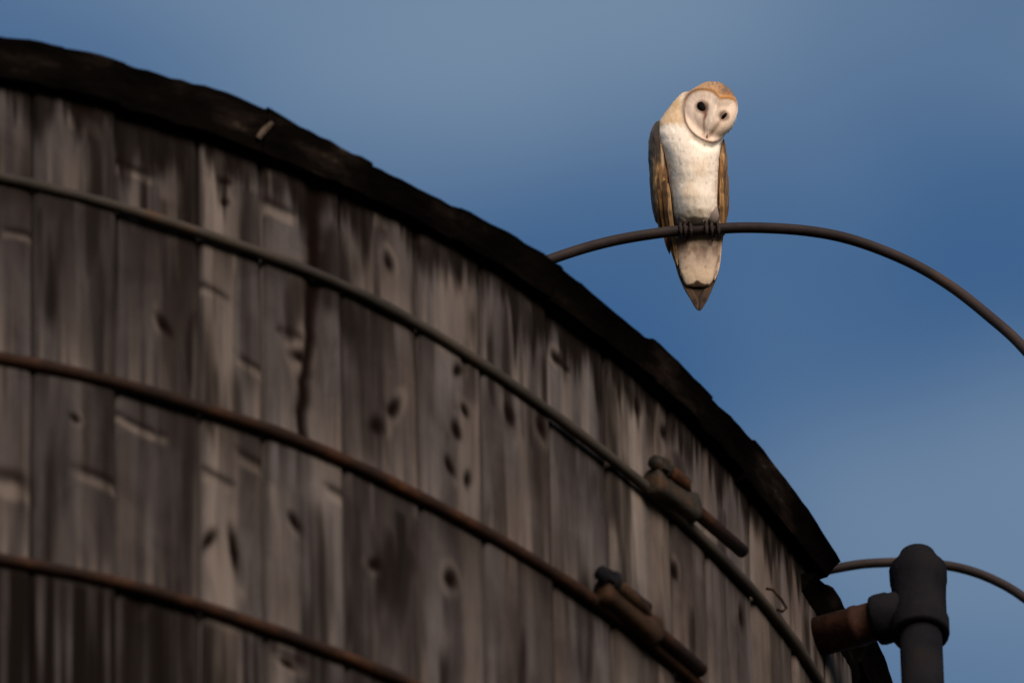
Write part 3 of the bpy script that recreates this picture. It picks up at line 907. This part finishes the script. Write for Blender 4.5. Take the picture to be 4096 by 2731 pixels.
# wings --------------------------------------------------------------
def wing_paint(cx, cy, side):
    n1 = fbm(cx / 12, cy / 70, 4, 71); n2 = fbm(cx / 25, cy / 30, 3, 72)
    C = np.broadcast_to(np.array([.26, .145, .06]), cx.shape + (3,)).copy()
    outer = sstep(228, 205, cx) if side < 0 else sstep(628, 642, cx)
    C = C * (1 - .7 * outer[..., None]) + np.array([.13, .092, .062]) * (.7 * outer[..., None])
    def lay(col, f):
        nonlocal C
        f = np.clip(f, 0, 1)[..., None]
        C = C * (1 - f) + np.asarray(col) * f
    lay([.11, .062, .032], sstep(.45, .60, n1))
    lay([.50, .31, .13], .9 * sstep(.57, .70, n1))
    if side < 0:
        lay([.33, .155, .045], .85 * sstep(246, 262, cx + (n1 - .5) * 20) * sstep(540, 600, cy) * sstep(1000, 900, cy))
        lay([.034, .028, .025], .97 * sstep(690, 520, cy + (n2 - .5) * 120) * sstep(236, 218, cx))
        lay([.72, .57, .42], .95 * np.exp(-((cx - 241) / 8) ** 2) * sstep(640, 560, cy) * (cy > 440))
        lay([.05, .028, .016], .85 * np.exp(-((cx - 228 - (cy - 640) * .06) / 14) ** 2) * sstep(600, 680, cy) * sstep(880, 820, cy) * sstep(.35, .55, n2))
        lay([.04, .022, .013], .9 * np.exp(-((cx - np.interp(cy, [420, 560, 760, 960], [150, 150, 158, 190]) - 8) / 6) ** 2) * sstep(600, 680, cy))
        lay([.05, .03, .02], .85 * np.exp(-((cx - 205 - (cy - 640) * .04) / 7) ** 2) * sstep(600, 700, cy))
    else:
        lay([.05, .027, .016], .9 * np.exp(-((cx - np.interp(cy, [440, 560, 760, 960], [626, 648, 651, 634]) + 7) / 6) ** 2))
        lay([.33, .155, .045], .85 * sstep(612, 598, cx + (n1 - .5) * 16) * sstep(520, 580, cy) * sstep(960, 860, cy))
        lay([.06, .03, .018], .9 * np.exp(-((cx - 626 + (cy - 640) * .03) / 9) ** 2) * sstep(540, 640, cy) * sstep(900, 840, cy))
        lay([.13, .085, .055], .8 * sstep(632, 646, cx) * sstep(700, 600, cy))
    return np.clip(C * (.62 + .5 * n2)[..., None], .004, .8)

def wing(rows, side, feathers):
    V, F = loft_rows(rows, 36)
    V = np.array(V)
    # subdivide the rows smoothly
    tcx, tcy, tyf = to_draw(V)
    wv = V
    me_ = link_mesh('wing', wv, F, M['plumage'], owl, True)
    md = me_.modifiers.new('s', 'SUBSURF'); md.levels = 3; md.render_levels = 3
    dg = bpy.context.evaluated_depsgraph_get(); dg.update()
    e2 = me_.evaluated_get(dg).to_mesh()
    n_ = len(e2.vertices)
    c3 = np.empty(n_ * 3, np.float32); e2.vertices.foreach_get('co', c3); c3 = c3.reshape(-1, 3).astype(float)
    n3 = np.empty(n_ * 3, np.float32); e2.vertices.foreach_get('normal', n3); n3 = n3.reshape(-1, 3).astype(float)
    f3 = [list(p_.vertices) for p_ in e2.polygons]
    me_.evaluated_get(dg).to_mesh_clear()
    bpy.data.objects.remove(me_)
    wx, wy, wf = to_draw(c3)
    c3 = c3 + n3 * ((fbm(wx / 10, wy / 60, 3, 81) - .5) * 16 * K)[:, None]
    wo = link_mesh('wing', c3, f3, M['plumage'], owl, True, None, wing_paint(wx, wy, side))
    for k, (pts, wd, base_c, dark) in enumerate(feathers):
        feather(pts, wd, base_c, dark, wo, k + (20 if side > 0 else 0))
    return wo

def feather(pts, wd, base_c, dark, parent, seed, name='flight_feather', flat=.22):
    P = catmull([Vector((p_[0], p_[1], p_[2])) for p_ in pts], 10)
    n = len(P)
    V, Cc, F = [], [], []
    cols = 11
    for i, p_ in enumerate(P):
        s_ = i / (n - 1)
        wdt = wd * min(1, .35 + s_ * 4) * (1 - max(0, (s_ - .72) / .28) ** 1.9) ** .8 + .8
        a_ = P[max(i - 1, 0)]; b_ = P[min(i + 1, n - 1)]
        tx, ty = b_.x - a_.x, b_.y - a_.y
        ln = math.hypot(tx, ty) or 1
        nx, ny = ty / ln, -tx / ln
        for layer in (1, -1):
            for j in range(cols):
                q = j / (cols - 1) * 2 - 1
                arch = (1 - q * q) * wd * flat
                V.append(O3(p_.x + nx * q * wdt, p_.y + ny * q * wdt, p_.z + arch + layer * 2.0))
                bar = .5 + .5 * math.sin(s_ * 26 + seed)
                c_ = np.array(base_c) * (1 - .45 * (bar > .72) * (abs(q) < .8))
                f_ = math.exp(-(q / .16) ** 2) * .55
                c_ = c_ * (1 - f_) + np.array(dark) * f_
                v_ = .8 + .4 * fbm(np.array(q * 6. + seed), np.array(s_ * 5.), 3, seed)
                Cc.append(np.clip(c_ * v_, .004, .8))
    k = cols * 2
    for i in range(n - 1):
        for j in range(cols - 1):
            a0 = i * k + j
            F.append((a0, a0 + 1, a0 + k + 1, a0 + k))
            b0 = a0 + cols
            F.append((b0, b0 + k, b0 + k + 1, b0 + 1))
        F.append((i * k, (i + 1) * k, (i + 1) * k + cols, i * k + cols))
        F.append((i * k + cols - 1, i * k + 2 * cols - 1, (i + 1) * k + 2 * cols - 1, (i + 1) * k + cols - 1))
    return link_mesh(name, V, F, M['plumage'], parent, True, None, np.array(Cc))

lw_rows = [(318, 205, 232, -20, 30), (345, 190, 246, -20, 55), (400, 162, 250, -22, 90), (470, 151, 258, -22, 112), (560, 148, 268, -22, 118), (660, 151, 277, -28, 112), (760, 157, 287, -38, 100),
           (850, 166, 297, -52, 82), (920, 178, 303, -66, 62), (975, 196, 306, -78, 42), (1015, 222, 306, -88, 24), (1035, 250, 300, -90, 10)]
rust, brown, grey, dk = (.16, .076, .024), (.075, .042, .021), (.12, .082, .052), (.026, .015, .009)
lw_f = [([(178, 640, -70), (182, 800, -75), (200, 962, -85)], 20, grey, dk),
        ([(196, 660, 30), (200, 820, 10), (226, 1000, -60), (232, 1040, -85)], 19, brown, dk),
        ([(222, 680, 60), (228, 840, 36), (252, 1020, -50), (274, 1165, -100)], 19, rust, dk),
        ([(246, 700, 70), (256, 860, 42), (276, 1030, -46), (312, 1232, -104)], 18, brown, dk),
        ([(266, 720, 70), (276, 880, 36), (296, 1040, -44), (322, 1240, -98)], 13, (.40, .25, .12), brown),
        ([(276, 860, 20), (300, 1060, -85), (345, 1290, -122), (412, 1430, -100), (442, 1518, -102)], 20, (.055, .034, .021), dk),
        ([(286, 900, 0), (312, 1080, -88), (360, 1320, -124), (424, 1450, -106), (448, 1505, -108)], 22, (.042, .026, .017), dk)]
wing(lw_rows, -1, lw_f)
rw_rows = [(440, 622, 630, -20, 26), (470, 600, 634, -20, 50), (520, 586, 644, -20, 84), (600, 580, 651, -22, 104), (680, 578, 654, -26, 108), (760, 576, 652, -36, 98), (850, 575, 643, -50, 80),
           (920, 576, 636, -64, 60), (975, 578, 628, -78, 40), (1015, 580, 618, -88, 22), (1035, 584, 606, -90, 10)]
rw_f = [([(640, 640, -60), (640, 800, -66), (630, 960, -84)], 14, brown, dk),
        ([(622, 660, 40), (622, 820, 16), (616, 1000, -60), (602, 1060, -88)], 15, rust, dk),
        ([(604, 680, 66), (604, 840, 36), (600, 1010, -52), (588, 1160, -100)], 14, (.36, .21, .09), brown),
        ([(590, 860, 20), (592, 1040, -60), (578, 1210, -96), (552, 1330, -100)], 12, (.50, .38, .28), brown),
        ([(588, 880, 10), (582, 1080, -90), (552, 1290, -122), (496, 1420, -100), (458, 1520, -102)], 20, (.055, .034, .021), dk),
        ([(580, 900, 0), (570, 1100, -92), (535, 1320, -124), (486, 1440, -106), (458, 1500, -108)], 22, (.04, .025, .017), dk)]
wing(rw_rows, 1, rw_f)
# tail feathers below the pale undertail
for k, (x0, x1, t_) in enumerate(((392, 438, 1500), (425, 446, 1520), (466, 453, 1522), (503, 462, 1502))):
    feather([(x0, 1150, -118), (x0 + (x1 - x0) * .45, 1300, -116), (x1, t_, -116)], 34, (.045, .029, .02), dk, owl, 60 + k, 'tail_feather')

# feet ----------------------------------------------------------------
RODU = .0080 / K
for side, (ax, toes) in enumerate(((376, (340, 368, 404)), (540, (502, 536, 578)))):
    lv, lf, _ = tube_data([O3(ax - 16 + (ax > 450) * 30, 880, 20), O3(ax - 14 + (ax > 450) * 26, 922, 34), O3(ax - 6 + (ax > 450) * 10, 956, 30), O3(ax, 984, 16)], [24 * K, 34 * K, 31 * K, 18 * K], 16)
    leg = link_mesh('leg', lv, lf, M['plumage'], owl, True, None, np.tile(np.array([.34, .27, .24]), (len(lv), 1)) * np.linspace(.62, .30, len(lv))[:, None])
    for q, tx in enumerate(toes):
        pts = [O3(ax + (tx - ax) * .25, 968, -2), O3(ax + (tx - ax) * .75, 966, 24), O3(tx, 982, 46), O3(tx + 2, 1012, 54), O3(tx + 2, 1036, 44)]
        V, F, _ = tube_data(catmull(pts, 5), [(12.5 - 3.0 * i / 20 + .6 * math.sin(i * 1.25)) * K for i in range(21)], 10)
        toe = link_mesh('toe', V, F, M['foot'], leg, True)
        pts = [O3(tx + 2, 1030, 46), O3(tx + 2, 1046, 40), O3(tx, 1060, 28), O3(tx - 3, 1066, 14)]
        V, F, _ = tube_data(catmull(pts, 4), [(8.5 - 7 * i / 12) * K for i in range(13)], 8)
        link_mesh('claw', V, F, M['claw'], leg, True)
    # hind toe wraps behind the pipe and shows below it
    pts = [O3(ax, 972, -14), O3(ax + 4, 985, -44), O3(ax + 8, 1030, -52), O3(ax + 10, 1062, -34), O3(ax + 2, 1082, -24)]
    V, F, _ = tube_data(catmull(pts, 5), [(12 - 8 * i / 20) * K for i in range(21)], 10)
    link_mesh('toe', V, F, M['foot'], leg, True)

# loose feather tips over head, breast and flanks
def plume():
    idx = rng.choice(len(co2), 7000, replace=False)
    V, F, Cc = [], [], []
    for i in idx:
        if abs(sdv[i]) < 14 or (sdv[i] < 0 and front[i] > 0): continue
        if cy[i] > 1330: continue
        if cy[i] < 210 and cx[i] > 400: continue
        if front[i] > .45: continue
        p_ = Vector(co2[i]); n_ = Vector(nor[i])
        d_ = Vector((0, 0, -1)) + Vector((rng.normal() * .25, rng.normal() * .25, 0))
        if cy[i] < 330: d_ = Vector((-.5, .5, -1)) + Vector((rng.normal() * .3, rng.normal() * .3, 0))
        d_ = (d_ - n_ * d_.dot(n_))
        if d_.length < .05: continue
        d_ = (d_.normalized() + n_ * (.12 + .12 * rng.random())).normalized()
        s_ = d_.cross(n_).normalized()
        ln = (16 + 16 * rng.random()) * K; w_ = (5 + 3 * rng.random()) * K
        b0 = len(V)
        p_ = p_ - n_ * .0004
        V += [p_ - s_ * w_ * .5, p_ + s_ * w_ * .5, p_ + d_ * ln * .6 + s_ * w_ * .6, p_ + d_ * ln, p_ + d_ * ln * .6 - s_ * w_ * .6]
        F.append((b0, b0 + 1, b0 + 2, b0 + 3, b0 + 4))
        c_ = col[i] * (.94 + .14 * rng.random())
        Cc += [c_] * 5
    o = link_mesh('plumage', V, F, M['plumage'], owl, False, None, np.array(Cc))
    o['kind'] = 'stuff'
plume()
